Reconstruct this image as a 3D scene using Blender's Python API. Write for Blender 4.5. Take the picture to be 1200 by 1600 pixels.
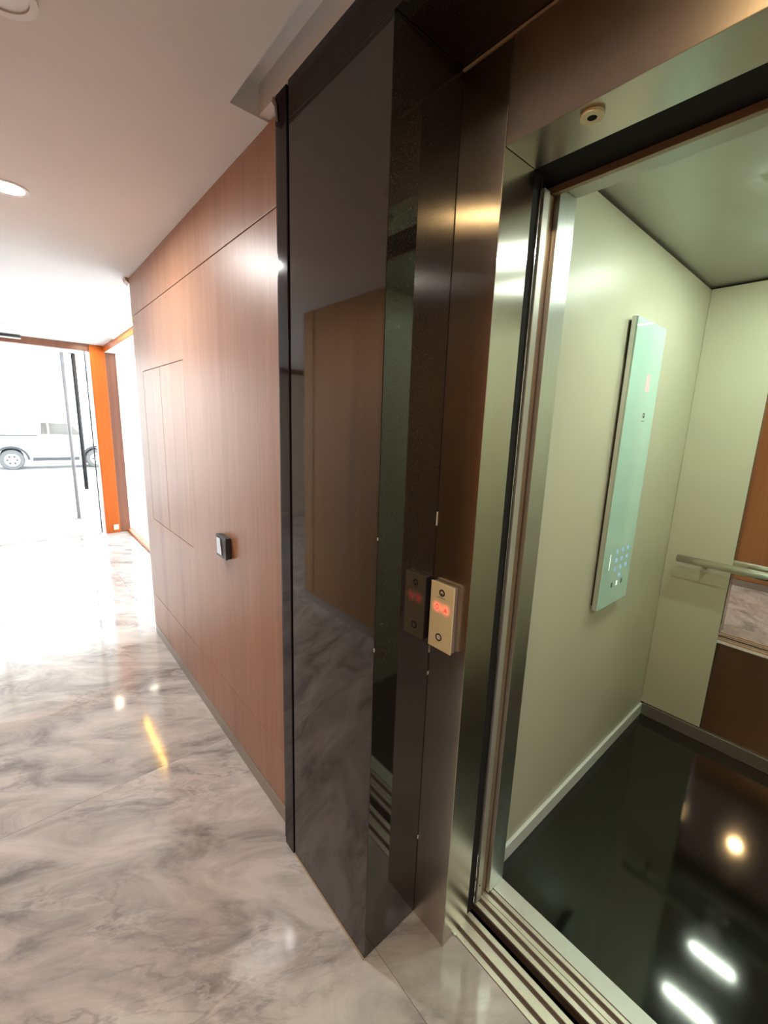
import bpy, bmesh, math, random
from mathutils import Vector, Matrix
random.seed(7)
for o in list(bpy.data.objects): bpy.data.objects.remove(o)
SC = bpy.context.scene
COL = SC.collection

# ------------------------------------------------------------ camera
cd = bpy.data.cameras.new('camera'); cam = bpy.data.objects.new('camera', cd); COL.objects.link(cam)
R_ = Vector((0.65091226, 0.75839186, 0.03398553)); U_ = Vector((-0.17277786, 0.10440169, 0.97941212))
F_ = Vector((-0.73923003, 0.6433833, -0.19898966))
cam.matrix_world = Matrix(((R_.x, U_.x, -F_.x, 0), (R_.y, U_.y, -F_.y, 0), (R_.z, U_.z, -F_.z, 1.45), (0, 0, 0, 1)))
cd.sensor_fit = 'HORIZONTAL'; cd.sensor_width = 36.0; cd.lens = 36.0 * 668.39 / 1200.0
cd.clip_start = 0.02; cd.clip_end = 300
SC.camera = cam

# ------------------------------------------------------------ sky, exposure
SKY = 2.55
w = bpy.data.worlds.new('sky'); SC.world = w; w.use_nodes = True
bg = w.node_tree.nodes['Background']; bg.inputs[0].default_value = (0.88, 0.94, 1.0, 1); bg.inputs[1].default_value = SKY
SC.view_settings.view_transform = 'Standard'; SC.view_settings.look = 'None'
SC.view_settings.exposure = 1.88; SC.view_settings.gamma = 1.0
SC.view_settings.use_curve_mapping = False

DOWN = 150.0      # downlight lens strength
TUBE = 68.0      # cabin tube strength

# ------------------------------------------------------------ materials
def newmat(name):
    m = bpy.data.materials.new(name); m.use_nodes = True
    nt = m.node_tree; b = nt.nodes['Principled BSDF']
    return m, nt, b
def N(nt, t, **kw):
    n = nt.nodes.new(t)
    for k, v in kw.items(): setattr(n, k, v)
    return n
def plain(name, col, rough=0.5, metal=0.0, ior=1.5, var=0.06, scale=8.0, bump=0.0, emit=None, estr=0.0):
    m, nt, b = newmat(name)
    b.inputs['Roughness'].default_value = rough; b.inputs['Metallic'].default_value = metal; b.inputs['IOR'].default_value = ior
    g = N(nt, 'ShaderNodeNewGeometry'); n = N(nt, 'ShaderNodeTexNoise'); n.inputs['Scale'].default_value = scale; n.inputs['Detail'].default_value = 4
    nt.links.new(g.outputs['Position'], n.inputs['Vector'])
    r = N(nt, 'ShaderNodeValToRGB')
    r.color_ramp.elements[0].position = 0.3; r.color_ramp.elements[1].position = 0.7
    r.color_ramp.elements[0].color = (*[c * (1 - var) for c in col], 1); r.color_ramp.elements[1].color = (*[min(1, c * (1 + var)) for c in col], 1)
    nt.links.new(n.outputs['Fac'], r.inputs['Fac']); nt.links.new(r.outputs['Color'], b.inputs['Base Color'])
    if bump:
        bp = N(nt, 'ShaderNodeBump'); bp.inputs['Strength'].default_value = bump; bp.inputs['Distance'].default_value = 0.002
        nt.links.new(n.outputs['Fac'], bp.inputs['Height']); nt.links.new(bp.outputs['Normal'], b.inputs['Normal'])
    if emit:
        b.inputs['Emission Color'].default_value = (*emit, 1); b.inputs['Emission Strength'].default_value = estr
    return m
def glow(name, base, col, strength, centres, axes, rad):
    m, nt, b = newmat(name); b.inputs['Base Color'].default_value = (*base, 1); b.inputs['Roughness'].default_value = .35
    g = N(nt, 'ShaderNodeNewGeometry'); prev = None
    for c in centres:
        sb = N(nt, 'ShaderNodeVectorMath', operation='DISTANCE'); nt.links.new(g.outputs['Position'], sb.inputs[0]); sb.inputs[1].default_value = c
        mr = N(nt, 'ShaderNodeMapRange', interpolation_type='SMOOTHSTEP'); mr.inputs['From Min'].default_value = 0; mr.inputs['From Max'].default_value = rad; mr.inputs['To Min'].default_value = strength; mr.inputs['To Max'].default_value = 0
        nt.links.new(sb.outputs['Value'], mr.inputs['Value'])
        if prev is None: prev = mr.outputs['Result']
        else:
            ad = N(nt, 'ShaderNodeMath', operation='ADD'); nt.links.new(prev, ad.inputs[0]); nt.links.new(mr.outputs['Result'], ad.inputs[1]); prev = ad.outputs[0]
    b.inputs['Emission Color'].default_value = (*col, 1); nt.links.new(prev, b.inputs['Emission Strength'])
    return m
def emissive(name, col, strength):
    m, nt, b = newmat(name)
    b.inputs['Base Color'].default_value = (*[c * .5 for c in col], 1); b.inputs['Emission Color'].default_value = (*col, 1); b.inputs['Emission Strength'].default_value = strength
    return m
def wood(name, c0, c1, c2, rough=0.36, axis='z'):
    m, nt, b = newmat(name)
    g = N(nt, 'ShaderNodeNewGeometry')
    def stretched(s, detail, dist=0.0):
        mp = N(nt, 'ShaderNodeMapping'); mp.inputs['Scale'].default_value = s
        nt.links.new(g.outputs['Position'], mp.inputs['Vector'])
        n = N(nt, 'ShaderNodeTexNoise'); n.inputs['Scale'].default_value = 1; n.inputs['Detail'].default_value = detail; n.inputs['Distortion'].default_value = dist
        nt.links.new(mp.outputs['Vector'], n.inputs['Vector']); return n
    sz = {'z': (1, 1, .03), 'x': (.03, 1, 1), 'y': (1, .03, 1)}[axis]
    big = stretched(tuple(9 * q for q in sz), 3, .6); fine = stretched(tuple(110 * q for q in sz), 5)
    r = N(nt, 'ShaderNodeValToRGB'); e = r.color_ramp.elements
    e[0].position = .3; e[0].color = (*c0, 1); e[1].position = .72; e[1].color = (*c2, 1)
    mid = r.color_ramp.elements.new(.5); mid.color = (*c1, 1)
    nt.links.new(big.outputs['Fac'], r.inputs['Fac'])
    mx = N(nt, 'ShaderNodeMix', data_type='RGBA', blend_type='MULTIPLY'); mx.inputs['Factor'].default_value = .55
    r2 = N(nt, 'ShaderNodeValToRGB'); r2.color_ramp.elements[0].position = .35; r2.color_ramp.elements[0].color = (.80, .77, .75, 1); r2.color_ramp.elements[1].position = .62; r2.color_ramp.elements[1].color = (1, 1, 1, 1)
    nt.links.new(fine.outputs['Fac'], r2.inputs['Fac'])
    nt.links.new(r.outputs['Color'], mx.inputs['A']); nt.links.new(r2.outputs['Color'], mx.inputs['B'])
    nt.links.new(mx.outputs['Result'], b.inputs['Base Color'])
    b.inputs['Roughness'].default_value = rough
    bp = N(nt, 'ShaderNodeBump'); bp.inputs['Strength'].default_value = .06; bp.inputs['Distance'].default_value = .001
    nt.links.new(fine.outputs['Fac'], bp.inputs['Height']); nt.links.new(bp.outputs['Normal'], b.inputs['Normal'])
    return m
def marble():
    m, nt, b = newmat('grey_veined_marble')
    g = N(nt, 'ShaderNodeNewGeometry'); oi = N(nt, 'ShaderNodeObjectInfo')
    sc = N(nt, 'ShaderNodeVectorMath', operation='SCALE'); sc.inputs['Scale'].default_value = 3.7
    nt.links.new(oi.outputs['Location'], sc.inputs[0])
    ad = N(nt, 'ShaderNodeVectorMath', operation='ADD'); nt.links.new(g.outputs['Position'], ad.inputs[0]); nt.links.new(sc.outputs[0], ad.inputs[1])
    m0 = N(nt, 'ShaderNodeMapping'); m0.inputs['Rotation'].default_value = (0, 0, math.radians(-56)); nt.links.new(ad.outputs[0], m0.inputs['Vector'])
    mp = N(nt, 'ShaderNodeMapping'); mp.inputs['Scale'].default_value = (1.0, 2.4, 1)
    nt.links.new(m0.outputs['Vector'], mp.inputs['Vector'])
    def noise(scale, detail, dist, rough=.55):
        n = N(nt, 'ShaderNodeTexNoise'); n.inputs['Scale'].default_value = scale; n.inputs['Detail'].default_value = detail; n.inputs['Distortion'].default_value = dist; n.inputs['Roughness'].default_value = rough
        nt.links.new(mp.outputs['Vector'], n.inputs['Vector']); return n
    cloud = noise(2.6, 9, .9, .62)
    r = N(nt, 'ShaderNodeValToRGB'); e = r.color_ramp.elements
    e[0].position = .32; e[0].color = (.22, .205, .20, 1); e[1].position = .64; e[1].color = (.62, .59, .56, 1)
    q = e.new(.46); q.color = (.43, .405, .385, 1)
    nt.links.new(cloud.outputs['Fac'], r.inputs['Fac'])
    def vein(scale, dist, width, off):
        n = noise(scale, 8, dist, .6)
        s = N(nt, 'ShaderNodeMath', operation='SUBTRACT'); s.inputs[1].default_value = off; nt.links.new(n.outputs['Fac'], s.inputs[0])
        a = N(nt, 'ShaderNodeMath', operation='ABSOLUTE'); nt.links.new(s.outputs[0], a.inputs[0])
        mr = N(nt, 'ShaderNodeMapRange'); mr.inputs['From Min'].default_value = 0; mr.inputs['From Max'].default_value = width; mr.inputs['To Min'].default_value = 1; mr.inputs['To Max'].default_value = 0
        nt.links.new(a.outputs[0], mr.inputs['Value']); return mr
    gate = noise(1.7, 3, .2)
    gm = N(nt, 'ShaderNodeMapRange'); gm.inputs['From Min'].default_value = .42; gm.inputs['From Max'].default_value = .62; nt.links.new(gate.outputs['Fac'], gm.inputs['Value'])
    cur = r.outputs['Color']
    for (s, d, wd, off, amt, col) in ((1.1, .3, .012, .5, .5, (.17, .15, .155)), (2.1, .9, .035, .46, .45, (.25, .22, .22)), (3.5, .9, .03, .56, .4, (.72, .67, .63))):
        v = vein(s, d, wd, off)
        mu = N(nt, 'ShaderNodeMath', operation='MULTIPLY'); nt.links.new(v.outputs['Result'], mu.inputs[0]); nt.links.new(gm.outputs['Result'], mu.inputs[1])
        mu2 = N(nt, 'ShaderNodeMath', operation='MULTIPLY'); nt.links.new(mu.outputs[0], mu2.inputs[0]); mu2.inputs[1].default_value = amt
        mx = N(nt, 'ShaderNodeMix', data_type='RGBA'); nt.links.new(mu2.outputs[0], mx.inputs['Factor']); nt.links.new(cur, mx.inputs['A']); mx.inputs['B'].default_value = (*col, 1)
        cur = mx.outputs['Result']
    nt.links.new(cur, b.inputs['Base Color'])
    b.inputs['Roughness'].default_value = .09; b.inputs['IOR'].default_value = 1.55
    return m
def granite(name, base, speck, rough, ior, scale=420):
    m, nt, b = newmat(name)
    g = N(nt, 'ShaderNodeNewGeometry'); n = N(nt, 'ShaderNodeTexNoise'); n.inputs['Scale'].default_value = scale; n.inputs['Detail'].default_value = 2
    nt.links.new(g.outputs['Position'], n.inputs['Vector'])
    r = N(nt, 'ShaderNodeValToRGB'); r.color_ramp.elements[0].position = .5; r.color_ramp.elements[0].color = (*base, 1); r.color_ramp.elements[1].position = .8; r.color_ramp.elements[1].color = (*speck, 1)
    nt.links.new(n.outputs['Fac'], r.inputs['Fac']); nt.links.new(r.outputs['Color'], b.inputs['Base Color'])
    b.inputs['Roughness'].default_value = rough; b.inputs['IOR'].default_value = ior
    return m
def brushed(name, col, rough, aniso=.8, tan='Z', rot=0.0):
    m, nt, b = newmat(name)
    b.inputs['Metallic'].default_value = 1; b.inputs['Roughness'].default_value = rough
    g = N(nt, 'ShaderNodeNewGeometry'); mp = N(nt, 'ShaderNodeMapping'); mp.inputs['Scale'].default_value = (500, 500, 3)
    nt.links.new(g.outputs['Position'], mp.inputs['Vector'])
    n = N(nt, 'ShaderNodeTexNoise'); n.inputs['Scale'].default_value = 1; n.inputs['Detail'].default_value = 3; nt.links.new(mp.outputs['Vector'], n.inputs['Vector'])
    r = N(nt, 'ShaderNodeValToRGB'); r.color_ramp.elements[0].color = (*[c * .9 for c in col], 1); r.color_ramp.elements[1].color = (*[min(1, c * 1.08) for c in col], 1)
    nt.links.new(n.outputs['Fac'], r.inputs['Fac']); nt.links.new(r.outputs['Color'], b.inputs['Base Color'])
    t = N(nt, 'ShaderNodeCombineXYZ'); t.inputs[tan].default_value = 1
    nt.links.new(t.outputs[0], b.inputs['Tangent']); b.inputs['Anisotropic'].default_value = aniso; b.inputs['Anisotropic Rotation'].default_value = rot
    return m
def thin_glass(name, tint=(1, 1, 1)):
    m, nt, b = newmat(name); nt.nodes.remove(b)
    out = nt.nodes['Material Output']
    tr = N(nt, 'ShaderNodeBsdfTransparent'); tr.inputs[0].default_value = (*tint, 1)
    gl = N(nt, 'ShaderNodeBsdfGlossy'); gl.inputs['Roughness'].default_value = 0.0
    fr = N(nt, 'ShaderNodeFresnel')      # same reflectance from both faces of the thin pane
    ge = N(nt, 'ShaderNodeNewGeometry'); mi = N(nt, 'ShaderNodeMapRange'); mi.inputs['To Min'].default_value = 1.35; mi.inputs['To Max'].default_value = 1 / 1.35
    nt.links.new(ge.outputs['Backfacing'], mi.inputs['Value']); nt.links.new(mi.outputs['Result'], fr.inputs['IOR'])
    mx = N(nt, 'ShaderNodeMixShader'); nt.links.new(fr.outputs[0], mx.inputs[0]); nt.links.new(tr.outputs[0], mx.inputs[1]); nt.links.new(gl.outputs[0], mx.inputs[2])
    nt.links.new(mx.outputs[0], out.inputs['Surface'])
    return m

M = dict(
    ceiling=plain('white_plaster', (.85, .87, .90), .75, var=.02, scale=3),
    plaster=plain('cream_plaster', (.75, .70, .62), .8, var=.03),
    wood=wood('walnut_veneer', (.37, .195, .118), (.42, .225, .14), (.46, .255, .165), .39),
    woodx=wood('walnut_veneer_edge', (.33, .155, .095), (.40, .20, .13), (.45, .24, .16), .4, 'x'),
    opp=wood('walnut_veneer_warm_lit', (.33, .15, .05), (.41, .195, .07), (.46, .235, .09), .4),  # same walnut, with the warm downlight tint put into its colour
    orange=wood('orange_varnished_timber', (.44, .085, .005), (.54, .115, .008), (.60, .15, .012), .35),
    brown=wood('dark_brown_timber', (.17, .065, .04), (.22, .09, .055), (.26, .11, .07), .4),
    marble=marble(), grout=plain('grout', (.30, .27, .25), .8),
    stone=granite('black_polished_granite', (.013, .012, .0115), (.05, .046, .043), .045, 1.68),
    cabfloor=granite('black_cabin_floor', (.006, .007, .0065), (.02, .022, .02), .075, 1.62, 300),
    steel=brushed('brushed_steel', (.62, .58, .53), .21, .9, 'Z', .25),
    steelh=brushed('brushed_steel_lintel', (.52, .48, .44), .30, .5, 'X', .25),
    silver=brushed('satin_aluminium', (.74, .76, .76), .30, .7, 'Z', .25),
    chrome=plain('polished_steel', (.76, .73, .70), .12, 1.0, var=.03),
    alu=plain('ribbed_aluminium', (.78, .73, .62), .38, .75, var=.04, scale=30),
    alup=plain('pale_sill_plate', (.76, .80, .74), .4, .5, var=.03, scale=30),
    groove=plain('dark_groove', (.13, .09, .07), .6),
    black=plain('black_void', (.004, .004, .004), .9),
    blackgloss=plain('black_lacquer', (.007, .007, .009), .07, ior=1.35, var=.1), bead=plain('tan_joint_filler', (.42, .32, .20), .7),
    trimgrey=plain('dark_grey_edge', (.022, .021, .02), .12, ior=1.35),
    bronze=plain('bronze_film', (.30, .21, .14), .4, .4),
    greydoor=plain('grey_door_edge', (.50, .49, .44), .35, .35),
    cab=plain('cream_green_laminate', (.64, .63, .475), .36, var=.015, scale=2, ior=1.5),
    cabceil=plain('satin_grey_panel', (.43, .43, .39), .33, .4, var=.02),
    skirt=plain('pale_aluminium_skirting', (.84, .88, .84), .3, .0, var=.02),
    skirtd=plain('grey_skirting', (.30, .29, .26), .35, .5, var=.03),
    base=plain('grey_skirting_strip', (.36, .31, .27), .35, .4),
    mirror=plain('mirror_silver', (.90, .89, .86), .004, 1.0, var=0.0),
    mint=plain('mint_back_painted_glass', (.58, .85, .74), .03, ior=1.5, var=.02),
    cream=plain('cream_call_plate', (.88, .80, .52), .35, var=.02),
    ink=plain('dark_print', (.03, .03, .03), .5), inkg=plain('grey_print', (.10, .14, .13), .5),
    white=plain('white_plastic', (.82, .82, .80), .4, var=.02),
    red=emissive('red_led', (1, .05, .04), .5), redsoft=emissive('red_glow_display', (1, .66, .60), .16), blue=emissive('blue_led', (.35, .6, 1), .17), whiteled=emissive('white_led_line', (.85, 1, .93), .28),
    lens=emissive('downlight_lens', (1, .97, .94), DOWN * 1.6), lensgold=emissive('golden_downlight_lens', (1, .66, .30), DOWN * .6), lenssmall=emissive('small_downlight_lens', (1, .86, .66), DOWN * .25), lensoff=plain('unlit_downlight_diffuser', (.85, .85, .88), .25), led=emissive('led_tube', (.86, 1, .84), TUBE), ledwarm=emissive('amber_led_strip', (1, .58, .09), 45.0),
    glass=thin_glass('clear_glass', (.96, .98, .97)), silverplastic=plain('silver_plastic', (.45, .45, .47), .3, .7), greybtn=plain('pale_grey_button', (.5, .5, .52), .3),
    terrace=plain('pale_terrace_paving', (.50, .49, .48), .7, var=.04), street=plain('pale_asphalt', (.45, .45, .45), .85), facade=plain('white_render', (.82, .81, .79), .8, var=.03),
    fwin=plain('facade_window', (.30, .33, .36), .15), paint=plain('silver_car_paint', (.62, .63, .65), .25, .2), tyre=plain('tyre_rubber', (.10, .10, .10), .8),
    rim=plain('alloy_rim', (.55, .55, .57), .3, .5), tint=plain('tinted_window', (.10, .09, .08), .08), dark=plain('dark_plastic', (.035, .036, .042), .5),
    polegrey=plain('grey_painted_pole', (.20, .19, .20), .5),
)

# ------------------------------------------------------------ mesh helpers
def wloc(p):
    v = Vector((0, 0, 0))
    while p is not None: v += p.location; p = p.parent
    return v
def link(name, me, loc, mat, parent=None, smooth=False):
    if mat is not None and not me.materials: me.materials.append(mat)
    o = bpy.data.objects.new(name, me); COL.objects.link(o)
    if parent is not None: o.parent = parent; o.location = Vector(loc) - wloc(parent)
    else: o.location = loc
    if smooth:
        for p in me.polygons: p.use_smooth = True
    return o
def tobj(name, bm, loc, mat, parent=None, smooth=False):
    me = bpy.data.meshes.new(name); bmesh.ops.recalc_face_normals(bm, faces=bm.faces[:]); bm.to_mesh(me); bm.free()
    return link(name, me, loc, mat, parent, smooth)
def box(name, x0, x1, y0, y1, z0, z1, mat, parent=None, bev=0.0, seg=2):
    bm = bmesh.new(); bmesh.ops.create_cube(bm, size=1)
    c = Vector(((x0 + x1) / 2, (y0 + y1) / 2, z0)); s = (abs(x1 - x0), abs(y1 - y0), abs(z1 - z0))
    for v in bm.verts: v.co = Vector((v.co.x * s[0], v.co.y * s[1], (v.co.z + .5) * s[2]))
    if bev > 0: bmesh.ops.bevel(bm, geom=bm.edges[:], offset=min(bev, .45 * min(s)), segments=seg, affect='EDGES', profile=.6)
    return tobj(name, bm, c, mat, parent)
def cyl(name, p0, p1, r, mat, parent=None, seg=24, r2=None, bev=0.0):
    p0 = Vector(p0); p1 = Vector(p1); d = p1 - p0
    bm = bmesh.new(); bmesh.ops.create_cone(bm, cap_ends=True, segments=seg, radius1=r, radius2=r if r2 is None else r2, depth=d.length)
    if bev: bmesh.ops.bevel(bm, geom=[e for e in bm.edges if any(len(f.verts) > 4 for f in e.link_faces)], offset=bev, segments=2, affect='EDGES')
    q = Vector((0, 0, 1)).rotation_difference(d.normalized())
    for v in bm.verts: v.co = q @ (v.co + Vector((0, 0, d.length / 2)))
    o = tobj(name, bm, p0, mat, parent)
    for p in o.data.polygons: p.use_smooth = len(p.vertices) == 4
    return o
def ring(name, c, axis, r_out, r_in, h, mat, parent=None, seg=32, sy=1.0):
    """flat annulus of height h along axis"""
    bm = bmesh.new(); q = Vector((0, 0, 1)).rotation_difference(Vector(axis).normalized())
    rows = []
    for (r, z) in ((r_in, 0), (r_out, 0), (r_out, h), (r_in, h)):
        rows.append([bm.verts.new(q @ Vector((r * math.cos(2 * math.pi * i / seg), sy * r * math.sin(2 * math.pi * i / seg), z))) for i in range(seg)])
    for k in range(4):
        a, b2 = rows[k], rows[(k + 1) % 4]
        for i in range(seg): bm.faces.new((a[i], a[(i + 1) % seg], b2[(i + 1) % seg], b2[i]))
    return tobj(name, bm, c, mat, parent)
def prism(name, pts, axis, d0, d1, loc, mat, parent=None, bev=0.0):
    """polygon pts (u,v) extruded along axis 'x' (u=y,v=z) or 'y' (u=x,v=z) from d0 to d1"""
    bm = bmesh.new()
    P = (lambda u, v, d: (d, u, v)) if axis == 'x' else (lambda u, v, d: (u, d, v))
    a = [bm.verts.new(P(u, v, d0)) for u, v in pts]; b2 = [bm.verts.new(P(u, v, d1)) for u, v in pts]
    n = len(pts); bm.faces.new(a); bm.faces.new(b2[::-1])
    for i in range(n): bm.faces.new((a[i], b2[i], b2[(i + 1) % n], a[(i + 1) % n]))
    if bev: bmesh.ops.bevel(bm, geom=bm.edges[:], offset=bev, segments=2, affect='EDGES')
    return tobj(name, bm, loc, mat, parent)
def tag(o, label=None, cat=None, group=None, kind=None):
    if label: o['label'] = label
    if cat: o['category'] = cat
    if group: o['group'] = group
    if kind: o['kind'] = kind
    return o
def S(o, label=None, cat=None): return tag(o, label, cat, kind='structure')
def empty(name, loc, label, cat, group=None):
    o = bpy.data.objects.new(name, None); COL.objects.link(o); o.location = loc; o.empty_display_size = .05
    return tag(o, label, cat, group)

# key dimensions, metres
ZC = 2.245                      # lobby ceiling
YW = .622                       # wood wall face
YS, YF = .59, .78               # granite face, steel face
XS0, XS1, XF = -1.082, -.696, -.578
ZP, ZL = 2.166, 1.983           # portal soffit, steel lintel underside
XE = -6.179                     # entrance glass plane
YO = -.57                       # wall opposite the lift

# ------------------------------------------------------------ floor slabs
def addbox(bm, x0, x1, y0, y1, z0, z1):
    r = bmesh.ops.create_cube(bm, size=1)
    for v in r['verts']: v.co = Vector(((x0 + x1) / 2 + v.co.x * (x1 - x0), (y0 + y1) / 2 + v.co.y * (y1 - y0), (z0 + z1) / 2 + v.co.z * (z1 - z0)))
bm = bmesh.new(); addbox(bm, -6.3, 1.5, -3.0, .831, -.08, -.0215); addbox(bm, -6.3, -1.31, .831, 1.10, -.08, -.0215)
fl = S(tobj('floor', bm, (0, 0, 0), M['grout']), 'grey and beige veined marble lobby floor', 'floor')
xs = [-6.3, -5.298, -3.532, -1.766, 0.0, 1.5]
ys = [-3.0, -1.77, -.57, .63, 1.10]
for i in range(len(xs) - 1):
    for j in range(len(ys) - 1):
        x0, x1, y0, y1 = xs[i], xs[i + 1], ys[j], ys[j + 1]
        if x0 > -3.3 and y1 <= -.57: continue
        if j == 3 and x0 > -1.9: y1 = .831
        box('slab', x0 + .0006, x1 - .0006, y0 + .0006, y1 - .0006, -.02, 0, M['marble'], fl)

# ------------------------------------------------------------ lobby ceiling with slot over the granite
bm = bmesh.new()
addbox(bm, -6.3, 1.5, -3.1, .514, ZC, ZC + .18)
addbox(bm, -6.3, -1.248, .514, .938, ZC, ZC + .18)
addbox(bm, -6.3, -3.07, .938, 2.3, 2.176, ZC + .18)  # soffit carried out to the eave, its added overhang cuts sky light
addbox(bm, -1.248, 1.5, .514, .60, ZC + .075, ZC + .18)
S(tobj('ceiling', bm, (0, 0, 0), M['ceiling']), 'smooth white plaster lobby ceiling with a slot along the granite', 'ceiling')

# ------------------------------------------------------------ walnut wall with grooves and hatch
ww = S(box('wall_walnut', -3.06, -1.165, YW + .012, 1.10, 0, ZC, M['woodx']), 'walnut veneer wall beside the lift', 'wall')
XW0, XW1 = -3.066, -1.163
G = .0022
ZG1, ZG2 = 2.03, .295
HX0, HX1, HZ0, HZ1, HXM = -2.895, -2.128, .833, 1.706, -2.53
box('panel', XW0, XW1, YW, YW + .012, ZG1 + G, ZC, M['wood'], ww, .0012)
box('panel', XW0, XW1, YW, YW + .012, .066, ZG2 - G, M['wood'], ww, .0012)
bm = bmesh.new()                                  # middle band with the hatch cut out
zs = [ZG2 + G, HZ0 - .003, HZ1 + .003, ZG1 - G]; xx = [XW0, HX0 - .003, HX1 + .003, XW1]
gv = {}
for d in (0, 1):
    for a in range(4):
        for b_ in range(4): gv[d, a, b_] = bm.verts.new((xx[a], YW + d * .012, zs[b_]))
for a in range(3):
    for b_ in range(3):
        if a == 1 and b_ == 1: continue
        for d in (0, 1): bm.faces.new((gv[d, a, b_], gv[d, a + 1, b_], gv[d, a + 1, b_ + 1], gv[d, a, b_ + 1]))
for e in [e for e in bm.edges if len(e.link_faces) == 1 and abs(e.verts[0].co.y - YW) < 1e-6 and abs(e.verts[1].co.y - YW) < 1e-6]:
    k = [key for v in e.verts for key, vv in gv.items() if vv is v]
    bm.faces.new((e.verts[0], e.verts[1], gv[1, k[1][1], k[1][2]], gv[1, k[0][1], k[0][2]]))
tobj('panel', bm, (0, 0, 0), M['wood'], ww)
hatch = empty('meter_hatch', (-2.51, YW, HZ0), 'flush two-door walnut hatch set into the walnut wall', 'cabinet')
box('door', HX0, HXM - .002, YW + .0005, YW + .0118, HZ0, HZ1, M['wood'], hatch, .001)
box('door', HXM + .002, HX1, YW + .0005, YW + .0118, HZ0, HZ1, M['wood'], hatch, .001)
S(box('baseboard_walnut', -3.05, -1.165, YW - .002, YW + .011, .0, .062, M['base'], None, .001), 'narrow grey skirting strip under the walnut wall', 'skirting')
S(prism('trim_1', [(.622, 2.245), (.600, 2.245), (.606, 2.228), (.622, 2.214)], 'x', -3.13, -3.067, (0, 0, 0), M['wood']), 'small walnut cornice end at the ceiling', 'trim')

# wall rocker switch
sw = empty('wall_switch', (-1.68, YW, .895), 'small dark silver push switch on the walnut wall', 'switch')
box('back_box', -1.735, -1.632, YW - .018, YW - .0005, .902, .990, M['dark'], sw, .004)
box('bezel', -1.737, -1.630, YW - .024, YW - .018, .900, .992, M['dark'], sw, .003)
prism('rocker', [(-1.722, .912), (-1.668, .912), (-1.683, .98), (-1.722, .98)], 'y', YW - .0275, YW - .0242, (0, 0, 0), M['silverplastic'], sw, .001)

# ------------------------------------------------------------ black edge trim between walnut and granite
tr = empty('edge_trim', (-1.12, YS, 0), 'black lacquered vertical edge trim between walnut and granite', 'trim')
box('strip', -1.138, -1.084, YS - .004, YW + .05, 0, ZC - .004, M['blackgloss'], tr, .002)
box('rim', -1.160, -1.139, YS + .004, YW + .05, 0, ZC + .012, M['trimgrey'], tr, .004)
prism('broken_tip', [(-1.150, 2.232), (-1.135, 2.215), (-1.128, 2.18), (-1.124, 2.18), (-1.130, 2.22), (-1.142, 2.240)], 'y', YS - .009, YS - .005, (0, 0, 0), M['base'], tr)

# ------------------------------------------------------------ black granite portal
port = S(empty('wall_granite_portal', (XS0, YS, 0), 'polished black granite surround of the lift', 'wall'))
box('pier', XS0, XS1, YS, .81, 0.003, ZP, M['stone'], port, .0015)
box('pier', .34, .72, YS, .81, 0.003, ZP, M['stone'], port, .0015)
box('lintel', XS0, .72, YS, .81, ZP + .001, ZC + .004, M['stone'], port, .0015)
box('joint_bead', XS0, XS1, YS - .003, YS, 0.0002, .0035, M['bead'], port)
box('joint_bead', XS1, XF, YF - .003, YF - .0002, ZP - .0035, ZP - .0002, M['bead'], port)
box('joint_bead', XF, .2212, YF - .003, YF - .0002, ZP - .0035, ZP - .0002, M['bead'], port)
box('joint_bead', XS1 + .0002, XS1 + .002, YS + .004, YF - .004, ZP - .0022, ZP - .0002, M['trimgrey'], port)
for zz, hh in ((1.21, .035), (.865, .022), (.80, .010), (.27, .012)):
    box('chip', XS1 + .0002, XS1 + .0018, YF - .0022, YF - .0002, zz, zz + hh, M['plaster'], port, .0005, 1)
for zz, hh in ((1.20, .006), (.93, .010)):
    box('chip', XS1 - .0012, XS1 + .0004, YS - .0004, YS + .0012, zz, zz + hh, M['plaster'], port, .0003, 1)
S(box('wall_above_portal', -1.30, 1.5, YS + .004, .81, ZC + .005, ZC + .18, M['ceiling']), 'white plaster wall above the granite', 'wall')
S(box('wall_beside_portal', .722, 1.5, YS, .81, 0, ZC, M['wood']), 'wood wall right of the lift', 'wall')

# ------------------------------------------------------------ steel landing door frame
fr = empty('steel_door_frame', (XF, YF, 0), 'brushed steel lift door frame inside the black granite portal', 'door frame')
box('jamb', XS1 + .001, XF, YF, .888, .001, ZP - .001, M['steel'], fr, .0012)
box('jamb', .222, .339, YF, .888, .001, ZP - .001, M['steel'], fr, .0012)
box('lintel', XF + .0008, .2212, YF + .0005, .888, ZL, ZP - .001, M['steelh'], fr, .0012)

sn = empty('ceiling_spyhole', (-.426, .812, ZL), 'cream ring with a black hole under the steel lintel', 'sensor')
ring('ring', (-.426, .812, ZL - .006), (0, 0, 1), .0195, .008, .0055, M['cream'], sn)
cyl('core', (-.426, .812, ZL - .0058), (-.426, .812, ZL - .0004), .0079, M['black'], sn)

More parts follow.
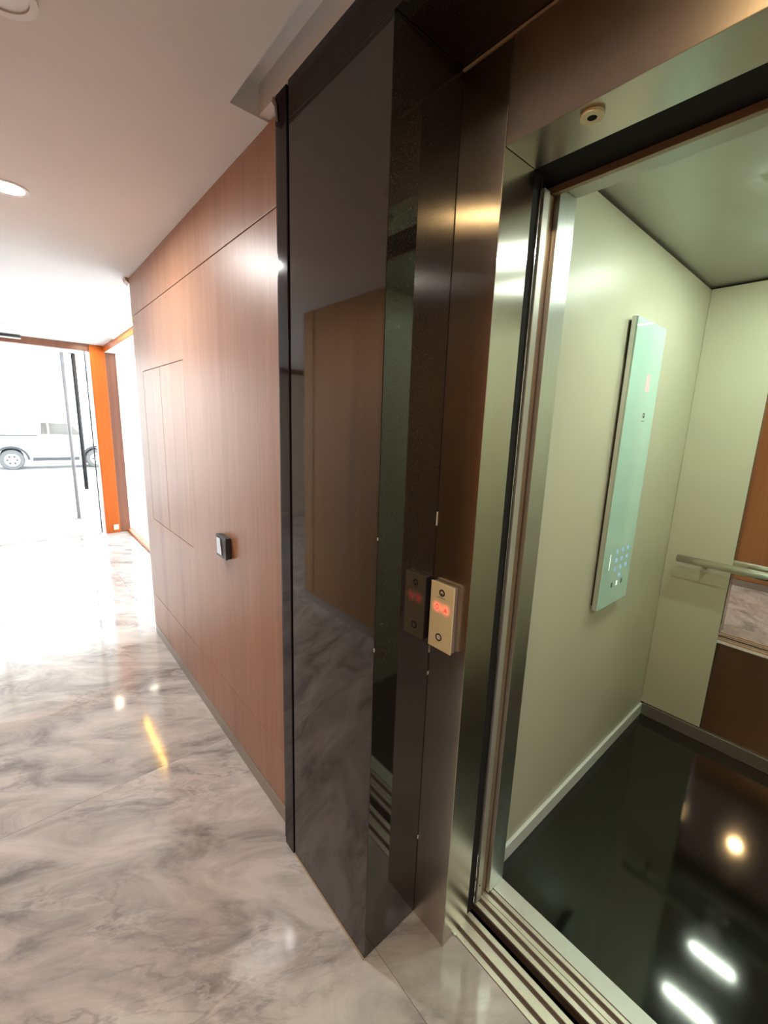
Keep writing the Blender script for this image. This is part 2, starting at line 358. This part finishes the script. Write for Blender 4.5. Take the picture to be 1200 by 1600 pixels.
# ------------------------------------------------------------ call station
px0, px1, pz0, pz1, py = -.687, -.612, .899, 1.074, .764
cs = empty('call_station', (-.65, YF, pz0), 'cream lift call plate with red display on the brushed steel jamb', 'call button')
box('housing', px0 + .002, px1 - .001, py + .004, YF - .0005, pz0 + .002, pz1 - .002, M['base'], cs, .001)
box('plate', px0, px1, py, py + .0038, pz0, pz1, M['cream'], cs, .0012)
lg = ring('logo_ring', (-.650, py, 1.050), (0, -1, 0), .0092, .0052, .0004, M['ink'], cs)
cyl('logo_dot', (-.650, py, 1.0475), (-.650, py - .0004, 1.0475), .0024, M['ink'], cs, 16)
for k in range(9):
    xk = -.6615 + k * .0027
    box('logo_caption', xk, xk + .0021, py - .0003, py, 1.0362 + .0004 * (k % 2), 1.0383 - .0003 * (k % 3), M['inkg'], cs)
box('display', px0 + .004, px1 - .004, py - .0002, py + .0002, .980, 1.034, glow('red_backlit_plate', (.88, .80, .52), (1, .10, .06), .30, [(-.663, py, 1.0108), (-.636, py, 1.0105)], None, .022), cs)
ring('digit', (-.663, py - .0002, 1.0108), (0, -1, 0), .0056, .0034, .0005, M['red'], cs, 24, 1.35)
prism('arrow', [(-.642, 1.0045), (-.630, 1.0045), (-.636, 1.0165)], 'y', py - .0007, py - .0002, (0, 0, 0), M['red'], cs)
ring('button', (-.652, py, .932), (0, -1, 0), .0098, .0066, .0012, M['ink'], cs, 32)
cyl('button_cap', (-.652, py, .932), (-.652, py - .001, .932), .0064, M['white'], cs, 32)

# ------------------------------------------------------------ sills
ls = empty('landing_sill', (-.18, .87, 0), 'ribbed aluminium landing door sill beside the marble', 'door sill')
box('base', -.60, .24, .832, .914, -.03, -.006, M['groove'], ls)
for (a, b_) in ((.832, .847), (.860, .886), (.899, .914)): box('rib', -.598, .24, a, b_, -.006, .0015, M['alu'], ls, .0008)
box('end_stop', -.590, -.571, .826, .834, .0016, .008, M['alup'], ls, .001)
csill = empty('car_sill', (-.18, 1.0, 0), 'ribbed aluminium car sill with wide pale plate at the cabin floor', 'door sill')
box('base', -.60, .24, .944, 1.076, -.03, -.006, M['groove'], csill)
for (a, b_) in ((.944, .958), (.972, .984), (.9855, .999), (1.0125, 1.024)): box('rib', -.598, .24, a, b_, -.006, .0015, M['alu'], csill, .0008)
box('plate', -.580, .24, 1.0265, 1.076, -.006, .003, M['alup'], csill, .001)

# ------------------------------------------------------------ doors parked open on the left
def slide_door(name, x0, x1, y0, y1, z0, z1, mat, label, extra=None):
    r = empty(name, ((x0 + x1) / 2, (y0 + y1) / 2, z0), label, 'lift door', )
    box('leaf', x0, x1 - .004, y0, y1, z0, z1, mat, r, .001)
    return r
d1 = slide_door('landing_door', -1.24, -.581, .893, .934, .004, 1.988, M['black'], 'open landing door behind the steel jamb, edge blackened as the dark gap')  # leaf coloured black so the shaded pocket beside the jamb reads dark
box('edge_strip', -.585, -.5815, .922, .925, .004, 1.986, M['chrome'], d1)
d2 = slide_door('car_door', -1.24, -.586, .945, .968, .004, 1.972, M['greydoor'], 'grey edge of the open car door next to the black gap')
box('edge_face', -.590, -.586, .945, .968, .004, 1.972, M['greydoor'], d2, .001)
cyl('screw_hole', (-.5862, .955, .065), (-.5854, .955, .065), .0032, M['black'], d2, 12)
d3 = slide_door('car_door', -1.24, -.592, .972, .997, .004, 1.972, M['bronze'], 'bronze brown edge of the open car door beside the silver jamb')
box('edge_face', -.596, -.592, .972, .997, .004, 1.972, M['bronze'], d3, .001)

# ------------------------------------------------------------ cabin shell
XL, YB, ZK, XR = -.617, 2.386, 2.087, .29
S(box('wall_cabin_left', XL - .03, XL, 1.076, YB + .03, .062, ZK - .010, M['cab']), 'cream green laminate left wall of the lift cabin', 'wall')
S(box('wall_cabin_back', XL + .001, XR, YB, YB + .03, .066, ZK - .010, M['cab']), 'cream green laminate back wall of the lift cabin', 'wall')
S(box('wall_cabin_right', XR, XR + .03, 1.076, YB + .03, 0, ZK, M['cab']), 'cream laminate right wall of the lift cabin', 'wall')
bm = bmesh.new()
TUBES = [(1.494, -.297, -.055), (1.910, -.335, -.083)]
addbox(bm, XL - .03, XR, 1.076, YB + .03, ZK, ZK + .03)
S(tobj('ceiling_cabin', bm, (0, 0, 0), M['cabceil']), 'satin grey ceiling of the lift cabin', 'ceiling')
S(box('floor_cabin', XL - .02, XR, 1.077, YB + .02, -.03, 0, M['cabfloor']), 'polished black floor of the lift cabin', 'floor')
S(box('baseboard_cabin_left', XL - .004, XL + .010, 1.077, YB - .001, .0005, .058, M['skirt'], None, .001), 'pale aluminium skirting along the left cabin wall', 'skirting')
S(box('baseboard_cabin_back', XL + .011, XR, YB - .011, YB, .0005, .062, M['skirtd'], None, .001), 'grey skirting along the back cabin wall', 'skirting')
S(box('trim_2', -.70, XF - .001, 1.0, 1.075, .004, 1.990, M['silver'], None, .001), 'silver front jamb of the lift cabin', 'jamb')
S(box('trim_3', .241, .40, 1.0, 1.075, .004, 1.990, M['silver'], None, .001), 'silver right front jamb of the lift cabin', 'jamb')
S(box('trim_4', -.70, .40, 1.0, 1.075, 1.9905, ZK, M['cabceil'], None, .001), 'grey header over the lift cabin entrance', 'header')
S(box('trim_5', -.70, .40, .985, .999, 1.974, 1.989, M['bronze'], None, .001), 'bronze brown front edge of the cabin header', 'header')
# dark hoistway around the cabin
S(box('wall_shaft_left', -1.30, -1.26, .8, 2.6, -.2, 2.6, M['black']), 'dark hoistway wall left of the cabin', 'wall')
S(box('wall_shaft_right', .60, .64, .812, 2.6, -.2, 2.6, M['black']), 'dark hoistway wall right of the cabin', 'wall')
S(box('wall_shaft_back', -1.30, .64, 2.6, 2.64, -.2, 2.6, M['black']), 'dark hoistway wall behind the cabin', 'wall')
S(box('ceiling_shaft', -1.30, .64, .812, 2.64, 2.6, 2.64, M['black']), 'dark hoistway top', 'ceiling')
S(box('wall_shaft_front', -1.26, .60, .79, .8305, -.2, -.0805, M['black']), 'dark hoistway wall under the landing sill', 'wall')
S(box('floor_shaft', -1.30, .64, .79, 2.64, -.25, -.2005, M['black']), 'dark hoistway pit', 'floor')
S(box('trim_6', -.70, .40, .893, .999, 1.991, 2.30, M['black']), 'black block standing in for the shade over the door gap', 'beam')  # black box put in as the shade seen above the doors

# cabin mirror
mr = empty('cabin_mirror', (0, YB, .07), 'tall frameless mirror on the cabin back wall behind the handrail', 'mirror')
box('pane', -.358, XR - .002, YB - .0012, YB - .0003, .066, ZK - .012, M['mirror'], mr)

# handrail
hr = empty('handrail', (-.2, YB - .06, .88), 'round brushed steel handrail across the cabin mirror', 'handrail')
cyl('rail', (-.556, YB - .058, .884), (.26, YB - .058, .884), .0175, M['chrome'], hr, 32, bev=.002)
for xb in (-.452, .18):
    cyl('bracket', (xb, YB - .058, .868), (xb, YB - .0018, .845), .006, M['chrome'], hr, 16)
    ring('bracket_plate', (xb, YB - .0052, .845), (0, 1, 0), .016, .004, .0035, M['chrome'], hr)

# control panel
cp = empty('control_panel', (XL, 1.69, .80), 'tall mint glass lift control panel on the cream cabin wall', 'control panel')
KY0, KY1, KZ0, KZ1, KX = 1.560, 1.826, .806, 1.822, -.587
box('mount', XL + .0005, XL + .010, KY0 + .012, KY1 - .012, KZ0 + .012, KZ1 - .012, M['dark'], cp)
box('body', XL + .010, KX - .005, KY0, KY1, KZ0, KZ1, M['silver'], cp, .001)
box('glass', KX - .005, KX, KY0 + .001, KY1 - .001, KZ0 + .001, KZ1 - .001, M['mint'], cp, .0015)
box('display', KX, KX + .0004, 1.703, 1.737, 1.598, 1.655, M['redsoft'], cp)
lr = ring('logo_ring', (KX, 1.727, 1.515), (1, 0, 0), .0095, .0055, .0004, M['ink'], cp, 24)
cyl('logo_dot', (KX, 1.727, 1.512), (KX + .0004, 1.727, 1.512), .0026, M['ink'], cp, 12)
box('logo_caption', KX, KX + .0003, 1.712, 1.740, 1.494, 1.4965, M['inkg'], cp)
for r_ in range(4):
    for c_ in range(3):
        if r_ == 3 and c_ != 1: continue
        ring('key', (KX, 1.672 + c_ * .05, 1.018 - r_ * .034), (1, 0, 0), .0085, .0045, .0004, M['blue'], cp, 20)
box('side_mark', KX, KX + .0004, 1.612, 1.617, .955, 1.015, M['whiteled'], cp)
for yk in (1.655, 1.70, 1.745): box('touch_key', KX, KX + .0004, yk, yk + .012, .878, .897, M['inkg'] if yk != 1.70 else M['whiteled'], cp)

# cabin tubes in the ceiling
for ((yt, xa, xb), lab) in zip(TUBES, ('cool white ceiling tube nearer the cabin door', 'cool white ceiling tube nearer the cabin mirror')):
    t = empty('ceiling_tube', ((xa + xb) / 2, yt, ZK), lab, 'light', 'cabin ceiling tubes')
    box('housing', xa - .004, xb + .004, yt - .013, yt + .013, ZK - .010, ZK - .0004, M['cabceil'], t, .001)
    box('diffuser', xa, xb, yt - .010, yt + .010, ZK - .0122, ZK - .0101, M['led'], t)

# ------------------------------------------------------------ downlights
def downlight(x, y, label, r=.048, lens='lens', z=ZC):
    d = empty('downlight', (x, y, z), label, 'downlight', 'recessed ceiling downlights')
    ring('bezel', (x, y, z - .005), (0, 0, 1), r + .014, r, .0046, M['white'], d, 32)
    cyl('lens', (x, y, z - .002), (x, y, z - .0004), r * .98, M[lens], d, 32)
downlight(-.28, .085, 'golden recessed downlight mirrored in the black cabin floor', .044, 'lensgold')
downlight(.70, .085, 'added fill downlight behind the camera, out of view', .040)  # added fill lamp, lifts the light on the near floor and ceiling
downlight(-1.262, .070, 'unlit recessed downlight at the top left corner of the photo', .048, 'lensoff')
downlight(-2.225, .085, 'glowing recessed downlight at the left edge of the ceiling')
downlight(-5.50, .066, 'unlit recessed downlight just inside the entrance glass', .048, 'lensoff')
downlight(-5.99, .72, 'small lit downlight beside the orange entrance post', .035, 'lenssmall')
downlight(-5.95, 1.13, 'small lit downlight under the eave outside the side window', .035, 'lenssmall', 2.176)

# ------------------------------------------------------------ rest of lobby shell (opposite the lift)
wo = S(box('wall_opposite', -3.0, 1.5, YO - .15, YO - .012, 0, ZC, M['brown']), 'walnut wall opposite the lift with warm light in its orange brown colour', 'wall')
for (a, b_) in ((-3.0, -2.862), (-2.85, -1.80), (-1.795, -.80), (-.795, .20), (.205, 1.5)):
    box('panel', a, b_ - .004, YO - .012, YO, .07, ZC, M['opp'], wo, .001)
S(box('baseboard_opposite', -3.0, 1.5, YO - .012, YO + .004, 0, .066, M['base']), 'grey skirting of the opposite wall', 'skirting')
S(box('wall_lobby_side', -6.3, -2.86, -3.1, -3.0, 0, ZC, M['opp']), 'wood lobby wall out of view', 'wall')
S(box('wall_lobby_return', -3.0, -2.86, -3.0, YO - .15, 0, ZC, M['opp']), 'wood lobby return wall out of view', 'wall')
S(box('wall_end', 1.5, 1.6, -.8, .81, 0, ZC, M['plaster']), 'cream plaster end wall behind the camera', 'wall')

# ------------------------------------------------------------ entrance
S(box('wall_entrance_post', XE - .13, XE, .788, .940, 0, ZC, M['orange'], None, .004), 'orange varnished timber post at the entrance corner', 'post')
S(box('trim_7', XE - .13, XE - .012, .9405, 1.052, 0, 2.176, M['brown'], None, .003), 'dark brown timber jamb of the side window', 'post')
S(box('trim_8', XE - .13, XE - .004, -3.0, .787, 2.170, ZC, M['brown'], None, .003), 'dark brown timber transom over the glass entrance', 'beam')
S(box('trim_9', XE + .002, -3.07, .928, .9375, 2.176, ZC, M['orange'], None, .001), 'amber lit timber fascia over the side window', 'beam')
S(box('trim_10', XE - .11, -3.07, 1.020, 1.085, 0, .022, M['orange'], None, .002), 'low orange timber sill under the side window', 'sill')
sk = empty('post_socket', (XE + .004, .915, .04), 'small pale socket plate at the foot of the orange post', 'socket')
box('plate', XE + .0004, XE + .006, .86, .93, .03, .115, M['orange'], sk, .002)
box('frame', XE + .006, XE + .008, .868, .922, .04, .105, M['cream'], sk, .001)
w1 = S(empty('window_1', (-4.6, 1.05, .02), 'tall clear side window beside the entrance', 'window'))
box('pane', XE + .0, -3.07, 1.044, 1.054, .0225, 2.1755, M['glass'], w1)
# glass entrance doors
def gdoor(name, y0, y1, label):
    d = S(empty(name, (XE - .05, (y0 + y1) / 2, 0), label, 'door'))
    box('pane', XE - .056, XE - .044, y0 + .012, y1 - .012, .02, 2.155, M['glass'], d)
    box('edge_profile', XE - .062, XE - .038, y1 - .012, y1, .01, 2.165, M['dark'], d, .001)
    box('edge_profile', XE - .062, XE - .038, y0, y0 + .012, .01, 2.165, M['dark'], d, .001)
    box('rail', XE - .060, XE - .040, y0 + .012, y1 - .012, .004, .02, M['white'], d)
    return d
dA = gdoor('door_1', -.30, .752, 'frameless glass entrance door with long black handle')
h = cyl('pull_handle', (XE + .012, .628, .575), (XE + .012, .628, 2.125), .021, M['dark'], dA, 20)
for z in (.70, 1.98): cyl('handle_standoff', (XE - .044, .628, z), (XE - .006, .628, z), .010, M['dark'], dA, 12)
gdoor('door_2', -1.36, -.306, 'second frameless glass entrance door out of view')
S(box('wall_entrance_side', XE - .13, XE - .004, -3.0, -1.37, 0, 2.169, M['plaster']), 'cream plaster wall beside the entrance doors, out of view', 'wall')
se = empty('door_sensor', (XE + .05, 0, 2.225), 'slim white door sensor bar under the ceiling at the entrance', 'sensor')
box('case', XE + .003, XE + .07, -.40, .185, 2.216, ZC - .0005, M['dark'], se, .003)
box('cover', XE + .006, XE + .074, -.40, .188, 2.205, 2.2155, M['white'], se, .003)
le = empty('led_strip', (-4.5, .92, 2.24), 'amber LED strip along the timber fascia', 'light')
box('channel', -5.45, -3.09, .913, .9275, 2.232, ZC - .0005, M['white'], le)
box('emitter', -5.44, -3.10, .9115, .9128, 2.234, 2.2425, M['ledwarm'], le)

# ------------------------------------------------------------ outside
S(box('ground_terrace', -10.5, -6.31, -12, 14, -.14, -.02, M['terrace']), 'sunlit pale terrace outside the entrance', 'ground')
S(box('ground_side', -6.309, -1.31, 1.101, 14, -.14, -.02, M['terrace']), 'pale paving outside the side window', 'ground')
S(box('ground_street', -60, -10.501, -40, 60, -1.0, -.87, M['street']), 'bright street beyond the terrace', 'ground')
bw = S(box('wall_boundary', -26, -7.5, 5.2, 5.4, -.87, 1.38, M['facade']), 'low white boundary wall outside the side window', 'wall')
S(box('ceiling_added_canopy', -9.2, -6.32, -6, 3.5, 2.75, 2.95, M['facade']), 'unseen white canopy added over the terrace to cut sky light', 'canopy')  # unseen slab added to hold back sky light at the entrance
pole = empty('grey_pole', (-7.4, .625, -.02), 'slim grey pole standing outside the glass door', 'pole')
cyl('shaft', (-7.4, .628, -.02), (-7.4, .628, 2.26), .022, M['polegrey'], pole, 16)
cyl('foot', (-7.4, .628, -.02), (-7.4, .628, -.008), .05, M['polegrey'], pole, 20)
bl = empty('street_building', (-40, 0, -.87), 'white rendered building across the street', 'building')
box('wall', -46, -40, -14, 22, -.87, 9, M['facade'], bl)
for i in range(8):
    for k in range(3):
        y0 = -12 + i * 4.1; z0 = .6 + k * 3.0
        wn = box('window', -40.0, -39.93, y0, y0 + 1.5, z0, z0 + 1.5, M['facade'], bl)
        box('pane', -39.93, -39.90, y0 + .1, y0 + 1.4, z0 + .1, z0 + 1.4, M['fwin'], wn)

# pickup truck, side on, nose towards +y
TX, TZ = -24.0, -.87            # centre line, road level
tk = empty('pickup_truck', (TX, 1.2, TZ), 'pale silver pickup truck parked across the street', 'truck')
RW = .41
def arch(yc, r, n=10): return [(yc + r * math.cos(math.pi - math.pi * i / n), .40 + r * math.sin(math.pi - math.pi * i / n)) for i in range(n + 1)]
yr, yf = -.05, 2.85
prof = [(-1.25, .55), (-.62, .50)] + arch(yr, .50) + [(.60, .42), (2.25, .42)] + arch(yf, .50) + [(3.40, .50), (3.62, .58), (3.66, .95), (3.55, 1.18), (2.55, 1.34), (.88, 1.38), (-1.28, 1.38)]
prof = [(a, b_ + TZ) for a, b_ in prof]
prism('body', prof, 'x', TX - .92, TX + .92, (0, 0, 0), M['paint'], tk)
prism('cab', [(y, z + TZ) for y, z in ((.86, 1.375), (2.62, 1.345), (2.05, 2.0), (1.85, 2.05), (1.0, 2.05), (.90, 1.98))], 'x', TX - .80, TX + .80, (0, 0, 0), M['paint'], tk)
prism('side_window', [(y, z + TZ) for y, z in ((.96, 1.46), (1.20, 1.46), (1.20, 1.93), (1.0, 1.93))], 'x', TX + .80, TX + .812, (0, 0, 0), M['tint'], tk)
prism('side_window', [(y, z + TZ) for y, z in ((1.26, 1.46), (2.38, 1.44), (1.98, 1.93), (1.26, 1.93))], 'x', TX + .80, TX + .812, (0, 0, 0), M['tint'], tk)
box('bed_rail', TX + .74, TX + .93, -1.28, .84, TZ + 1.375, TZ + 1.43, M['dark'], tk, .01)
box('running_board', TX + .86, TX + 1.0, .60, 2.20, TZ + .36, TZ + .50, M['dark'], tk, .02)
box('door_gap', TX + .918, TX + .925, .88, .90, TZ + .50, TZ + 1.37, M['dark'], tk)
box('bumper', TX - .90, TX + .90, 3.60, 3.74, TZ + .48, TZ + .78, M['dark'], tk, .03)
box('bumper', TX - .90, TX + .90, -1.40, -1.26, TZ + .55, TZ + .78, M['dark'], tk, .03)
for yc in (yr, yf):
    prism('fender_flare', [(a, b_ + TZ) for a, b_ in arch(yc, .58, 14) + arch(yc, .49, 14)[::-1]], 'x', TX + .90, TX + .95, (0, 0, 0), M['dark'], tk)
    for s in (-1, 1):
        wl = cyl('wheel', (TX + s * .62, yc, TZ + RW), (TX + s * .93, yc, TZ + RW), RW, M['tyre'], tk, 32, bev=.03)
        cyl('rim', (TX + s * .931, yc, TZ + RW), (TX + s * .94, yc, TZ + RW), RW * .62, M['rim'], wl, 24)
        for k in range(6):
            a = k * math.pi / 3
            cyl('spoke_hole', (TX + s * .9405, yc + .155 * math.cos(a), TZ + RW + .155 * math.sin(a)), (TX + s * .944, yc + .155 * math.cos(a), TZ + RW + .155 * math.sin(a)), .045, M['dark'], wl, 10)
